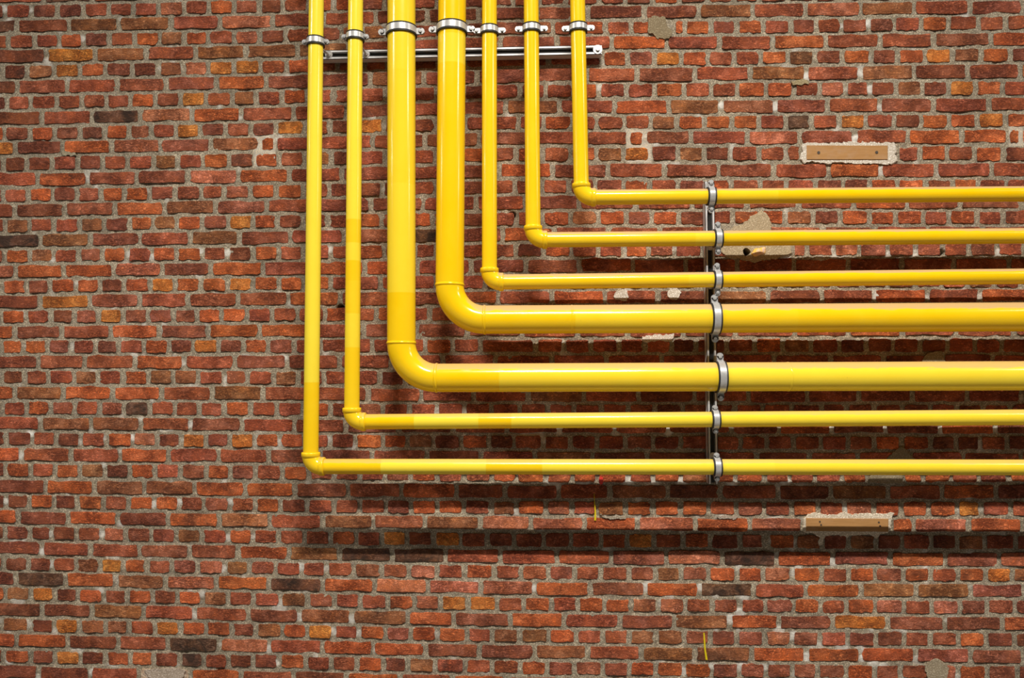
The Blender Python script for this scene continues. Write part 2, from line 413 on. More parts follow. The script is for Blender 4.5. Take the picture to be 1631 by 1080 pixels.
ROWS = {
0: ("r 275 k 588 r 898 r 1210 r 1530 r", "230 r 550 r 880 r 1210 r 1540 r", "230 r 570 r 910 r 1250 r", "0 r 340 r 680 r 1020 r 1360 r"),
1: ("d 30 r 200 m 365 d 530 r 695 r 848 r 1010 l 1172 r 1330 o 1492 r", "20 d 172 r 335 o 495 o 655 m 820 m 985 r 1150 m 1320 m 1480 m", "10 r 175 r 345 r 555 r 725 m 895 o 1065 m 1245 m 1415 r 1580 m", "130 r 300 m 460 m 640 r 810 r 980 r 1150 r 1320 r 1490 r"),
2: ("k 108 d 440 b 758 b 1090 r 1400 l", "105 m 430 r 765 d 1090 m 1420 m", "160 m 485 m 845 m 1190 b 1535 r", "240 l 592 b 932 r 1287 m"),
3: ("r 52 r 220 r 375 o 530 m 697 r 860 o 1015 b 1172 o 1325 r 1492 l", "22 d 190 r 360 m 545 b 675 b 830 m 1000 r 1160 r 1330 m 1490 m", "90 b 265 r 430 o 597 r 762 o 890 l 1032 o 1103 o 1270 m 1433 o 1602 r", "145 m 310 r 467 m 640 m 803 r 977 o 1150 r 1340 r 1515 r"),
4: ("d 295 y 605 b 930 r 1246 b 1567 b", "260 b 590 r 920 r 1240 r 1560 m", "290 r 637 o 988 r 1325 r", "30 o 370 r 717 r 1055 m 1422 o"),
5: ("d 15 d 172 b 345 y 510 o 672 m 842 d 1008 b 1165 l 1325 y 1490 y", "25 o 195 o 355 r 520 r 690 r 835 r 1000 d 1160 r 1330 r 1490 r", "90 r 235 r 400 r 575 o 738 m 910 y 1078 o 1250 r 1418 r 1587 o", "128 b 300 m 475 o 658 m 825 o 1000 y 1178 b 1358 o 1542 d"),
6: ("d 108 r 428 r 745 r 1057 m 1378 o", "62 m 395 m 727 b 1068 m 1410 m", "120 m 480 r 800 m 1168 r 1518 b", "245 r 590 b 932 d 1275 r"),
7: ("d 42 r 198 r 360 r 520 r 678 r 832 o 987 d 1150 y 1313 r 1480 b", "0 r 165 o 325 r 490 r 660 r 825 r 985 r 1150 r 1320 d 1480 r", "50 r 215 r 395 o 555 r 735 r 910 o 1100 r 1270 r 1437 o 1620 o", "165 r 330 l 495 r 648 d 815 b 985 m 1150 y 1322 o 1495 r"),
8: ("d 268 r 590 k 895 l 1222 o 1535 r", "240 r 575 m 910 r 1250 m 1590 b", "305 r 652 o 1000 b 1335 b", "45 m 380 r 712 m 1055 r 1410 r"),
9: ("o 30 d 193 o 350 m 508 m 668 o 820 m 965 r 1120 y 1278 m 1437 r 1600 m", "125 y 305 o 470 d 650 y 815 r 980 r 1140 r 1330 r 1500 r", "42 r 205 o 385 r 545 r 715 r 885 b 1052 o 1228 o 1400 o 1575 r", "112 k 278 r 452 y 625 r 805 d 975 o 1152 o 1332 y 1513 o"),
10: ("y 97 d 400 o 712 l 1022 m 1342 b", "22 o 122 r 400 r 742 r 1075 b 1420 m", "115 r 470 r 745 o 848 m 1140 r 1500 l", "203 m 555 r 892 o 1235 o 1530 o 1612 o"),
11: ("d 20 d 172 d 333 r 495 d 655 r 813 r 978 b 1132 r 1292 o 1460 d 1620 o", "147 r 308 b 478 d 650 r 820 r 985 r 1145 o 1310 o 1480 r", "27 o 195 r 375 o 542 b 712 y 884 d 1058 b 1225 d 1395 r 1573 r", "115 r 215 W 825 r 968 o 1142 r 1318 o 1500 d"),
12: ("r 240 o 555 r 872 m 1195 l 1517 o", "213 r 548 m 880 r 1210 m 1545 o", "262 m 615 r 972 r 1318 r", "35 r 385 o 720 r 1072 r 1425 r"),
13: ("d 22 r 180 o 338 d 490 r 645 o 793 o 950 m 1117 r 1283 r 1425 m 1597 o", "127 o 300 r 465 m 640 d 803 d 970 r 1140 r 1310 m 1500 r", "20 r 195 r 365 r 530 m 712 o 880 r 1060 m 1240 o 1397 r 1585 r", "118 r 303 m 478 m 648 o 822 o 1003 m 1175 o 1338 r 1520 r"),
14: ("d 98 d 412 r 732 o 1048 b 1373 m", "65 r 395 m 730 m 1060 r 1400 r", "90 m 430 r 790 r 1150 r 1500 r", "197 r 548 o 885 r 1225 m 1615 r"),
15: ("r 32 b 188 r 343 r 508 b 665 d 825 o 977 b 1127 o 1290 m 1452 y 1615 o", "137 r 300 r 457 r 630 o 797 r 965 o 1125 r 1300 d 1480 r", "30 r 200 o 375 b 553 o 727 m 893 o 1065 d 1240 r 1408 o 1585 o", "110 b 288 m 460 o 645 o 813 o 990 r 1157 o 1333 r 1500 r"),
16: ("k 255 b 575 m 895 r 1212 b 1525 d", "220 r 555 m 890 k 1230 m 1570 o", "270 m 615 r 945 r 1290 r 1550 l", "350 m 680 r 1020 m 1370 m"),
17: ("d 30 o 190 b 342 r 502 m 653 o 808 r 968 o 1125 o 1288 r 1448 d 1612 o", "145 r 303 r 475 r 640 o 815 r 1010 r 1150 r 1310 r 1480 r", "25 d 205 o 378 r 550 r 715 o 870 l 1037 r 1215 r 1400 l 1570 l", "155 l 250 r 420 l 580 m 762 r 940 m 1115 r 1280 m 1460 r"),
18: ("m 97 o 405 o 725 l 1032 m 1343 o", "42 r 360 o 692 o 1030 r 1370 m", "90 m 432 r 770 r 1110 r 1440 r", "165 r 515 r 853 r 1187 r 1535 r"),
19: ("d 8 o 170 d 318 o 482 o 637 d 790 o 957 y 1112 o 1282 o 1450 y 1615 o", "145 o 303 o 475 r 640 m 795 o 965 r 1145 r 1300 r 1460 r", "0 r 170 m 340 r 510 r 680 r 850 r 1020 r 1190 r 1360 m 1540 m", "80 m 250 r 420 m 600 m 765 r 940 r 1110 r 1275 b 1440 r 1610 r"),
20: ("d 255 y 572 m 890 r 1198 r 1515 r", "205 o 535 r 865 r 1200 o 1545 r", "258 o 595 r 932 m 1270 b", "3 m 345 r 677 o 1020 r 1353 o"),
21: ("d 8 o 165 r 325 d 475 m 627 y 785 m 948 m 1105 m 1255 o 1410 o 1573 r", "100 r 265 r 437 o 610 r 765 o 930 r 1105 r 1280 r 1450 r", "0 r 170 r 340 r 510 r 680 r 850 r 1020 r 1190 r 1360 r 1530 r", "80 r 250 r 420 r 590 r 760 r 930 r 1100 r 1275 r 1450 r"),
22: ("o 95 m 393 r 705 o 1015 m 1327 o", "22 o 350 r 683 m 1025 m 1345 m", "65 r 420 r 740 r 1090 r 1425 r", "172 o 515 o 855 r 1200 r 1568 r"),
23: ("d 8 o 150 o 305 m 455 r 607 m 757 r 915 o 1077 m 1230 y 1393 m 1548 o", "77 m 243 r 408 r 590 r 740 r 905 r 1077 o 1250 r 1425 r", "152 r 333 r 503 r 683 r 850 r 1017 d 1175 r 1368 r 1547 o", "97 b 275 r 457 d 627 d 797 r 970 d 1143 r 1320 r 1490 r"),
24: ("r 243 r 540 r 860 o 1172 r 1493 m", "197 r 530 r 860 r 1187 r 1525 r", "257 r 603 r 955 r 1310 r", "38 r 400 r 738 r 1115 r 1430 r"),
25: ("d 10 d 157 r 308 r 470 b 625 r 783 o 945 b 1107 b 1263 r 1427 m 1577 r", "112 b 268 r 430 r 610 r 788 d 950 r 1120 r 1290 r 1460 r", "0 r 170 r 340 r 510 r 680 r 850 r 1020 r 1190 r 1360 r 1530 r", "80 r 250 r 420 r 590 r 760 r 930 r 1100 r 1275 r 1450 r"),
26: ("o 95 b 402 o 717 o 1030 r 1352 b", "45 r 380 r 712 r 1050 r 1385 r", "105 b 460 r 808 d 1165 r 1510 r", "250 r 580 r 920 r 1270 r 1618 r"),
27: ("d 12 r 168 o 320 m 478 r 635 m 790 k 955 r 1112 r 1270 r 1427 o 1597 r", "133 r 300 o 475 r 640 m 808 r 975 r 1152 r 1325 r 1497 r", "50 r 228 r 397 r 570 r 742 r 912 d 1088 r 1255 r 1420 r 1600 r", "155 r 338 d 503 r 680 r 855 r 1035 r 1205 d 1370 r 1545 r"),
28: ("r 260 b 580 b 893 r 1213 m 1538 r", "243 r 570 m 910 m 1255 r 1600 r", "305 r 655 l 995 r 1400 m", "70 o 405 m 748 m 1097 o 1450 m"),
29: ("d 38 d 203 r 360 d 515 r 680 o 845 l 1002 d 1155 y 1312 d 1465 y 1625 o", "152 o 310 r 470 r 630 o 808 o 963 b 1130 d 1305 o 1483 d", "15 r 200 r 377 r 545 r 722 m 902 d 1075 r 1255 r 1455 r", "-8 r 165 r 340 r 510 r 675 o 853 o 1035 d 1200 d 1350 r 1523 d"),
30: ("o 135 r 453 r 763 o 1073 r 1392 r", "78 m 405 d 743 r 1088 d 1430 r", "147 b 515 d 862 d 1250 r 1560 d", "265 r 572 r 905 r 1245 r 1615 r"),
31: ("d 38 o 193 r 350 o 510 b 668 d 825 o 988 r 1150 m 1315 o 1465 m 1628 r", "165 o 335 r 495 r 660 r 820 m 985 o 1152 r 1325 r 1500 o", "30 o 215 r 383 o 545 o 740 r 900 o 1075 b 1260 o 1425 o 1610 r", "140 r 300 r 470 o 640 l 860 o 990 o 1170 r 1345 r 1535 o"),
32: ("d 290 o 600 b 918 b 1240 o 1562 o", "247 m 585 r 925 o 1275 r 1585 r", "297 r 625 b 992 d 1332 r", "62 d 400 b 765 r 1110 o 1455 d"),
33: ("d 35 d 187 o 345 d 493 o 660 r 820 o 985 o 1140 r 1300 m 1465 r 1625 o", "152 d 325 r 497 r 660 r 828 d 988 o 1155 o 1322 r 1497 b", "30 o 215 l 383 r 545 b 725 o 900 o 1075 o 1257 r 1430 m 1608 r", "150 o 320 r 490 l 675 o 850 o 1025 o 1205 y 1360 r 1545 r"),
34: ("o 115 d 432 o 750 d 1072 o 1395 b", "87 r 422 b 745 m 1075 b 1428 l", "125 l 460 o 803 l 1168 o 1518 l", "225 W 783 o 930 l 1277 o 1620 o"),
35: ("d 30 d 190 d 330 d 485 r 650 l 803 m 965 m 1123 b 1285 r 1453 o 1612 r", "143 r 307 r 475 o 637 r 800 y 960 r 1132 y 1302 r 1475 d", "15 r 205 r 375 r 570 o 735 y 907 r 1092 o 1265 d 1453 r 1612 d", "0 o 175 b 345 d 512 b 690 d 855 r 1038 d 1205 b 1385 r 1575 d"),
36: ("d 268 r 575 r 892 m 1207 r 1517 o", "207 b 532 k 865 k 1207 r 1558 r", "290 r 635 m 985 l 1340 k", "55 o 412 m 780 o 1130 m 1475 r"),
37: ("d 22 d 180 d 332 r 485 b 637 y 787 o 937 r 1095 m 1260 l 1430 b 1587 l", "125 r 288 r 447 r 622 b 800 m 975 l 1153 r 1330 o 1515 r", "62 r 232 m 400 r 570 r 745 m 915 b 1082 m 1253 o 1433 o 1602 l", "152 o 342 r 512 o 683 m 862 o 1035 r 1208 o 1388 y 1557 b"),
38: ("d 100 k 417 o 738 b 1053 l 1380 o", "82 k 425 o 755 l 1095 l 1430 l", "147 o 500 m 850 o 1195 k 1543 r", "243 o 593 b 943 b 1290 m"),
39: ("o 35 b 195 y 350 d 498 o 663 r 813 o 975 m 1128 o 1288 b 1452 r 1615 r", "155 b 325 m 500 r 665 r 840 o 1005 m 1172 y 1350 y 1535 r", "78 o 252 r 423 o 590 o 760 l 932 l 1105 r 1277 m 1452 r 1615 m", "165 o 335 r 498 o 683 l 865 r 1042 l 1220 m 1395 r 1575 m"),
40: ("d 270 d 585 b 912 r 1240 r 1580 d", "278 b 610 b 967 o 1260 m 1620 o", "335 r 688 m 1032 b 1387 o", "68 m 410 y 762 m 1128 m 1493 o"),
41: ("d 8 b 190 d 350 y 508 b 675 b 820 r 988 y 1150 o 1310 o 1475 d 1628 b", "167 o 325 y 490 r 655 o 823 m 985 o 1155 o 1342 r 1503 b", "50 b 235 o 412 r 582 r 750 b 920 b 1100 m 1265 d 1432 m 1612 l", "152 m 330 r 508 m 690 d 865 r 1038 r 1215 o 1392 d 1572 d"),
42: ("o 103 o 430 d 752 r 1068 k 1395 l", "85 r 422 o 745 o 1080 m 1422 m", "142 b 485 r 827 b 1168 b 1527 o", "245 o 593 o 943 m 1293 m"),
43: ("d 25 o 195 d 350 y 512 d 673 o 830 o 980 d 1145 k 1297 r 1455 d 1615 d", "145 o 318 r 478 r 640 o 810 d 965 b 1142 r 1330 r 1505 r", "55 o 225 m 400 m 580 m 750 o 917 o 1097 o 1273 m 1452 l 1620 d", "155 m 318 m 497 o 680 m 845 r 1030 l 1210 o 1395 m 1590 d"),
44: ("d 248 d 575 r 885 w 1212 o 1535 r", "235 d 575 o 915 r 1250 o 1590 r", "300 r 650 r 1000 r 1350 r", "60 r 400 r 750 r 1100 r 1450 r"),
}
X0 = (0.0, 408.0, 815.0, 1223.0)
KINDS = {'r': (164, 92, 68), 'o': (190, 103, 60), 'y': (206, 132, 62), 'm': (152, 92, 73), 'd': (130, 76, 58),
         'k': (120, 86, 68), 'b': (156, 107, 74), 'l': (192, 120, 94), 'w': (200, 186, 170)}
PALE = {kk: tuple(.82 * a + .18 * b for a, b in zip(lin(vv), lin((166, 94, 66)))) if kk not in 'wk' else lin(vv) for kk, vv in KINDS.items()}
BRICK_GAIN = 2.75

K0, K1 = -13, 49
Yn = {k: np.array(YS[k], float) for k in YS}
sm = {}
for k in range(45):                      # ease single reading errors
    if 0 < k < 44:
        sm[k] = 0.6 * Yn[k] + 0.4 * 0.5 * (Yn[k - 1] + Yn[k + 1])
    else:
        sm[k] = Yn[k]
PT = np.array([24.4, 24.9, 25.4, 25.9, 26.2])
for k in range(K0 - 1, 0):
    sm[k] = sm[0] + PT * k
for k in range(45, K1 + 2):
    sm[k] = sm[44] + PT * (k - 44)


def cy(k, x):
    a = sm[k]
    if x < 0: return a[0] + (a[1] - a[0]) / 408 * x
    if x > 1631: return a[4] + (a[4] - a[3]) / 408 * (x - 1631)
    return float(np.interp(x, ST, a))


# ------------------------------------------------------------------ pipe runs (photo px of their centre lines)
PD = 0.25                                  # axis distance from the wall
RS, RB = 0.0302, 0.0565
# name data: radius, vertical x at y=0, x at elbow, elbow y, horizontal y at right edge
PIPES = [
    dict(r=RS, x0=503.8, xe=494.8, ye=743.0, y1=744.6, x2=1631),
    dict(r=RS, x0=566.5, xe=560.2, ye=672.0, y1=664.8, x2=1631),
    dict(r=RB, x0=639.5, xe=639.3, ye=602.2, y1=598.6, x2=1631),
    dict(r=RB, x0=720.2, xe=715.8, ye=509.6, y1=504.8, x2=1631),
    dict(r=RS, x0=779.6, xe=779.6, ye=449.4, y1=440.2, x2=1631),
    dict(r=RS, x0=846.0, xe=849.2, ye=382.2, y1=375.8, x2=1631),
    dict(r=RS, x0=920.0, xe=926.2, ye=314.6, y1=309.0, x2=1631),
]


def covered(px, py):
    for p in PIPES:
        hw = 12 if p['r'] == RS else 22
        if py < p['ye']:
            xc = p['x0'] + (p['xe'] - p['x0']) * py / p['ye']
            if abs(px - xc) < hw: return True
        if px > p['xe'] - hw:
            yc = p['ye'] + (p['y1'] - p['ye']) * (px - p['xe']) / (1631 - p['xe'])
            if abs(py - yc) < hw: return True
    return False


# ------------------------------------------------------------------ patches, holes and stains surveyed on the wall
BEIGE, WHITE, GREY = (214, 198, 168), (255, 250, 242), (150, 142, 126)
PATCHES = [   # outline in photo px, proudness (m), colour, name
    ([(1276, 231), (1284, 228), (1300, 227), (1330, 228), (1360, 226), (1396, 227), (1424, 226), (1428, 236), (1427, 247),
      (1431, 256), (1416, 262), (1408, 263), (1402, 260), (1370, 262), (1340, 259), (1310, 260), (1290, 257), (1281, 259),
      (1273, 253), (1278, 243)], 0.0150, WHITE, 'plaster_patch'),
    ([(1279, 826), (1284, 820), (1297, 815.5), (1310, 819), (1336, 820), (1344, 814.5), (1352, 819), (1380, 817.5), (1408, 818),
      (1424, 816), (1419, 832), (1418, 848), (1400, 851), (1396, 858), (1388, 852), (1366, 853), (1352, 851), (1350, 860), (1346, 853),
      (1330, 852), (1315, 853), (1309, 869), (1304, 868), (1306, 855), (1290, 849), (1277, 847), (1280, 838)], 0.0150, (255, 246, 230), 'plaster_patch'),
    ([(1148, 378), (1165, 364), (1181, 358), (1196, 344), (1205, 342), (1212, 335), (1222, 340), (1229, 358), (1226, 373),
      (1258, 380), (1262, 404), (1240, 411), (1214, 415), (1200, 417), (1188, 416), (1176, 412), (1160, 410), (1146, 400)],
     0.0150, BEIGE, 'mortar_patch'),
    ([(1034, 28), (1044, 25), (1060, 27), (1063, 40), (1071, 48), (1070, 56), (1062, 62), (1046, 62), (1040, 54), (1031, 51), (1032, 38)],
     0.0150, (172, 158, 130), 'mortar_patch'),
    ([(1468, 577), (1472, 568), (1480, 561), (1500, 560), (1505, 572), (1506, 579)], 0.0150, (182, 166, 136), 'mortar_patch'),
    ([(1408, 737), (1418, 724), (1428, 716), (1436, 711), (1444, 716), (1454, 726), (1462, 737), (1450, 741), (1420, 741)], 0.0150, (170, 156, 126), 'mortar_patch'),
    ([(1381, 768), (1386, 758), (1402, 754), (1430, 755), (1440, 760), (1436, 769), (1405, 770)], 0.0150, (172, 160, 136), 'mortar_patch'),
    ([(1476, 1056), (1490, 1050), (1502, 1053), (1511, 1064), (1508, 1082), (1494, 1092), (1480, 1084), (1474, 1068)], 0.0150, (186, 174, 152), 'mortar_patch'),
    ([(981, 464), (990, 461), (1000, 463), (1001, 472), (999, 479), (984, 478), (976, 474)], 0.0150, WHITE, 'plaster_splash'),
    ([(1064, 461), (1074, 458), (1083, 463), (1085, 468), (1080, 476), (1071, 477), (1062, 470)], 0.0150, WHITE, 'plaster_splash'),
    ([(1022, 536), (1040, 533), (1062, 533), (1075, 529), (1074, 538), (1066, 544), (1044, 543), (1030, 546), (1024, 543)], 0.0150, (255, 246, 238), 'plaster_splash'),
    ([(1261, 129), (1272, 127), (1288, 127), (1289, 133), (1275, 136), (1262, 135)], 0.0150, (190, 176, 140), 'plaster_splash'),
    ([(815 + 560 / 4, 819), (815 + 600 / 4, 822), (815 + 660 / 4, 821), (815 + 735 / 4, 822), (815 + 725 / 4, 827), (815 + 620 / 4, 827)], 0.0150, (196, 186, 170), 'plaster_splash'),
    ([(815 + 1300 / 4, 824), (815 + 1360 / 4, 821), (815 + 1440 / 4, 822), (815 + 1430 / 4, 826), (815 + 1340 / 4, 827)], 0.0150, (200, 186, 176), 'plaster_splash'),
    ([(229, 1068), (245, 1064), (262, 1066), (278, 1064), (296, 1068), (292, 1078), (276, 1084), (240, 1083)], 0.0150, (214, 200, 188), 'plaster_splash'),
    ([(98, 238), (104, 241), (118, 243), (121, 248), (106, 249), (98, 246)], 0.0150, (190, 182, 160), 'plaster_splash'),
]
WOODS = [((1285, 231.5), (1414, 232), (1414, 254), (1285, 254)), ((1284, 825.5), (1415, 826.5), (1415, 847), (1284, 846))]
FRAMES = [((403, 212), (441, 268)), ((996, 206), (1039, 262)), ((1604, 200), (1631, 235))]     # lighter repointing around small bricks
PITS = [(1499, 403, 5), (543, 491, 6), (1020, 473, 3), (1508, 455, 4), (667, 474, 2.5), (816, 343, 5), (635, 148, 4)]
HOLE = (1189, 401, 6.5)
WBLOB = [(8, 15, 6, .7), (132, 62, 5, .8), (275, 100, 4, .5), (1383, 38, 7, 1), (1340, 42, 4, .6), (1285, 122, 7, .9), (1371, 117, 7, .8), (1386, 143, 7, .9),
         (1233, 170, 8, .8), (1402, 172, 6, .8), (1363, 222, 7, 1), (1403, 272, 8, 1), (1626, 172, 6, .8), (1410, 201, 5, .5), (1330, 205, 6, .5),
         (528, 975, 6, .7), (478, 982, 7, .9), (562, 985, 8, .9), (531, 1005, 7, .8), (572, 1008, 6, .6), (600, 1035, 5, .6), (480, 902, 7, 1), (520, 905, 5, .7),
         (428, 1033, 7, .8), (441, 1055, 5, .7), (695, 1010, 6, .6), (1185, 950, 7, .8), (1178, 975, 8, .8), (1162, 985, 8, .9), (1200, 968, 8, .7), (1262, 1012, 8, .8),
         (1240, 1003, 8, .6), (1285, 1045, 8, .9), (1300, 1030, 10, .6), (1370, 1032, 8, .9), (1372, 1048, 6, .9), (1340, 1030, 10, .6), (1405, 1062, 9, .7), (1390, 1055, 8, .6),
         (1460, 1050, 8, .6), (1135, 1060, 6, .8), (1088, 1068, 7, .9), (1180, 1060, 8, .8), (1215, 1062, 7, .7), (1027, 935, 8, .8), (850, 936, 6, .7), (1115, 935, 6, .8),
         (1085, 875 + 60, 5, .5), (1270, 905, 6, .6), (1325, 895, 8, .8), (1236, 885, 6, .7), (1200, 780, 7, .6), (1112, 819, 6, .7), (964, 815, 7, .9), (927, 818, 5, .8),
         (1150, 818, 6, .7), (822, 815, 6, .8), (1000, 767, 9, .8), (1040, 770, 10, .7), (880, 771, 12, .7), (930, 771, 10, .6), (1085, 768, 9, .9), (1250, 768, 8, .9),
         (1165, 771, 9, .7), (1410, 683, 8, .9), (1322, 682, 6, .9), (1497, 685, 7, .9), (1585, 685, 6, .8), (980, 690, 6, .6), (1064, 687, 7, .9), (890, 687, 6, .7),
         (845, 690, 14, .6), (1340, 472, 7, .7), (1395, 473, 6, .9), (1477, 473, 5, .7), (1562, 472, 6, .8), (1286, 476, 6, .8), (1000, 462, 6, .4), (1457, 403, 6, .8),
         (1415, 405, 5, .8), (1590, 402, 6, .9), (1320, 400, 6, .6), (1335, 412, 12, .6), (1250, 412, 8, .6), (1560, 415, 10, .5), (525, 398, 6, 1), (520, 378, 5, .8),
         (207, 405, 6, .8), (243, 410, 6, .8), (362, 403, 6, 1), (320, 400, 5, .8), (318, 439, 5, .9), (84, 414, 5, .6), (452, 570, 7, .8), (456, 540 + 10, 5, .6),
         (520, 562, 5, .7), (560, 710, 7, .9), (523, 700, 6, .6), (740, 655, 6, .8), (1000, 210, 5, .3), (291, 578, 5, .8), (303, 676, 6, .9), (215, 541 + 24, 5, .7),
         (165, 697, 5, .7), (127, 704, 5, .7), (212, 697, 6, .9), (50, 690, 6, .9), (33, 725, 7, .8), (165, 741, 5, .8), (10, 798, 5, .9), (245, 803, 6, .9), (285, 800, 6, 1), (367, 798, 5, .7),
         (82, 850, 5, .8), (162, 850, 6, 1), (82, 898, 6, .9), (355, 905, 6, .9), (364, 856, 6, .8), (70, 878, 6, .9), (322, 945, 6, .8), (162, 940, 5, .7), (310, 980, 6, .8),
         (125, 1032, 9, .8), (45, 993, 7, .9), (15, 1000, 7, .8), (190, 1050, 8, .8), (18, 1052, 6, .9), (150, 1070, 7, .8), (60, 1078, 6, .7), (30, 857, 12, .5), (30, 955, 10, .5), (340, 1060, 6, .6),
         (940, 160, 5, .4), (1150, 168, 6, .8), (954, 140, 5, .6), (842, 163, 6, .5), (740, 160, 6, .8), (760, 165, 8, .7), (640, 590, 5, .4), (1590, 215, 8, .3)]

# ------------------------------------------------------------------ bricks from the survey
bricks = []      # (k, xl, xr, kind, soot)
for k in range(K0, K1 + 1):
    head = (k % 2 != 0)
    if k in ROWS:
        js, ks = [], []
        for s, strip in enumerate(ROWS[k]):
            tok = strip.split()
            if s == 0:
                ks.append(tok.pop(0))
            for i in range(0, len(tok), 2):
                js.append(X0[s] + float(tok[i]) / 4.0)
                ks.append(tok[i + 1])
        pl, pr = (40.2, 43.5) if head else (79.5, 86.0)
        while js[0] > -480:
            js.insert(0, js[0] - pl * random.uniform(.96, 1.04)); ks.insert(0, random.choice('rrdomb') if len(js) > 1 else 'r')
        while js[-1] < 2120:
            js.append(js[-1] + pr * random.uniform(.96, 1.04)); ks.append(random.choice('rromb'))
    else:
        pl = 42.0 if head else 83.0
        js = [-480 - random.uniform(0, 80)]
        ks = ['r']
        while js[-1] < 2120:
            js.append(js[-1] + pl * random.uniform(.96, 1.04)); ks.append(random.choice('rrrooymmdblb'))
    for i in range(len(js) - 1):
        bricks.append((k, js[i], js[i + 1], ks[i + 1]))

wall_x0, wall_x1, wall_z1 = P(-470, 540).x, P(2100, 540).x, 4.2


def in_poly(x, y, poly):
    c_ = False
    n = len(poly)
    for i in range(n):
        x1, y1 = poly[i]; x2, y2 = poly[i - 1]
        if (y1 > y) != (y2 > y) and x < (x2 - x1) * (y - y1) / (y2 - y1) + x1:
            c_ = not c_
    return c_


def brick_geo(k, xl, xr, kind):
    """front outline ring, bevel ring and back ring of one brick in the wall plane"""
    jw = random.uniform(2.7, 3.8)
    jw2 = random.uniform(2.7, 3.8)
    xl, xr = xl + jw, xr - jw2
    if xr - xl < 4: return None
    pts = []
    ch = [random.choice((1, 1, 1, 1.9)) * random.uniform(1.0, 3.4) for _ in range(4)]
    cv = [random.choice((1, 1, 1, 1.7)) * random.uniform(0.8, 2.8) for _ in range(4)]
    hf = random.uniform(0.402, 0.432)
    dx, dy = random.uniform(-.8, .8), random.uniform(-.8, .8)

    def edge(x, s, off=0.0):
        pit = (cy(k + 1, x) - cy(k - 1, x)) / 2
        return cy(k, x) + s * pit * hf + off + dy

    j = lambda a=0.9: random.uniform(-a, a)
    tl, tr, br, bl = ch
    xm = xl + (xr - xl) * random.uniform(.35, .65)
    xm2 = xl + (xr - xl) * random.uniform(.35, .65)
    wd = xr - xl
    f3 = [.27, .5, .73]
    q_ = 1.0 if wd > 50 else .85
    pts = [(xl + j(.7), edge(xl, -1, cv[0])), (xl + tl, edge(xl, -1, j(.5)))]
    pts += [(xl + wd * (f + random.uniform(-.07, .07)), edge(xl + wd * f, -1, random.gauss(.2, .8) * q_)) for f in f3]
    pts += [(xr - tr, edge(xr, -1, j(.5))), (xr + j(.7), edge(xr, -1, cv[1])), (xr + random.gauss(0, .9), edge(xr, 0, j(3))),
            (xr + j(.7), edge(xr, 1, -cv[2])), (xr - br, edge(xr, 1, j(.5)))]
    pts += [(xl + wd * (f + random.uniform(-.07, .07)), edge(xl + wd * f, 1, random.gauss(-.2, .8) * q_)) for f in f3[::-1]]
    pts += [(xl + bl, edge(xl, 1, j(.5))), (xl + j(.7), edge(xl, 1, -cv[3])), (xl + random.gauss(0, .9), edge(xl, 0, j(3)))]
    n = len(pts)
    cx = sum(p[0] for p in pts) / n; cyy = sum(p[1] for p in pts) / n
    dep = random.gauss(0.0098, 0.0014)
    dep = max(0.0090, min(0.0118, dep))
    tilt_x, tilt_y = random.uniform(-.001, .001), random.uniform(-.001, .001)
    hx, hy = wd / 2, 10.0
    verts = []
    for (x, y) in pts:                     # worn front edge, pulled in a touch
        e_ = random.uniform(.6, 1.5)
        fx, fy = cx + (x - cx) * (1 - e_ / hx), cyy + (y - cyy) * (1 - e_ / hy)
        verts.append(P(fx, fy, dep + tilt_x * (x - cx) / hx + tilt_y * (y - cyy) / hy - random.uniform(0, .0012)))
    for (x, y) in pts:
        verts.append(P(x, y, -0.004))
    verts.append(P(cx + random.uniform(-.3, .3) * hx, cyy + j(2), dep + random.uniform(-.0003, .0016)))
    faces = [(2 * n, (i + 1) % n, i) for i in range(n)]
    faces += [(i, (i + 1) % n, n + (i + 1) % n, n + i) for i in range(n)]
    base = np.array(PALE[kind]) * BRICK_GAIN * random.uniform(.91, 1.09)
    base *= np.array([random.uniform(.96, 1.04), random.uniform(.98, 1.11), random.uniform(.92, 1.08)])
    so = 0.8 if kind == 'k' else (random.uniform(0.2, 0.5) if random.random() < 0.10 else 0.0)
    col = (float(base[0]), float(base[1]), float(base[2]), so)
    # how much of it shows in the photograph
    vis = 0
    for a in range(8):
        for b_ in range(3):
            x = xl + (xr - xl) * (a + .5) / 8
            y = cyy + (b_ - 1) * 6.0
            if 0 < x < 1631 and 0 < y < 1080 and not covered(x, y): vis += 1
    return verts, faces, col, vis / 24.0 * (xr - xl) * 19.0


built = []
for (k, xl, xr, kind) in bricks:
    if kind == 'W': continue
    cx_, cy_ = (xl + xr) / 2, cy(k, (xl + xr) / 2)
    if kind == 'l' and k == 3 and 1030 < cx_ < 1072: continue         # lost under the repair at the top
    if in_poly(cx_, cy_, PATCHES[2][0]) and k == 17: continue
    if abs(cx_ - HOLE[0]) < 22 and k in (16, 17): continue
    g = brick_geo(k, xl, xr, kind)
    if g is None: continue
    if min(v.z for v in g[0]) < 0.005: continue
    built.append(g)
built.sort(key=lambda g: -g[3])

# ------------------------------------------------------------------ the wall: mortar bed with relief
def value_noise(X, Z, s, seed):
    r = np.random.default_rng(seed)
    lat = r.random((256, 256))
    x, z = X * s + 1000, Z * s + 1000
    xi, zi = np.floor(x).astype(int), np.floor(z).astype(int)
    fx, fz = x - xi, z - zi
    fx, fz = fx * fx * (3 - 2 * fx), fz * fz * (3 - 2 * fz)
    a = lat[xi % 256, zi % 256]; b = lat[(xi + 1) % 256, zi % 256]
    c_ = lat[xi % 256, (zi + 1) % 256]; d = lat[(xi + 1) % 256, (zi + 1) % 256]
    return (a * (1 - fx) + b * fx) * (1 - fz) + (c_ * (1 - fx) + d * fx) * fz


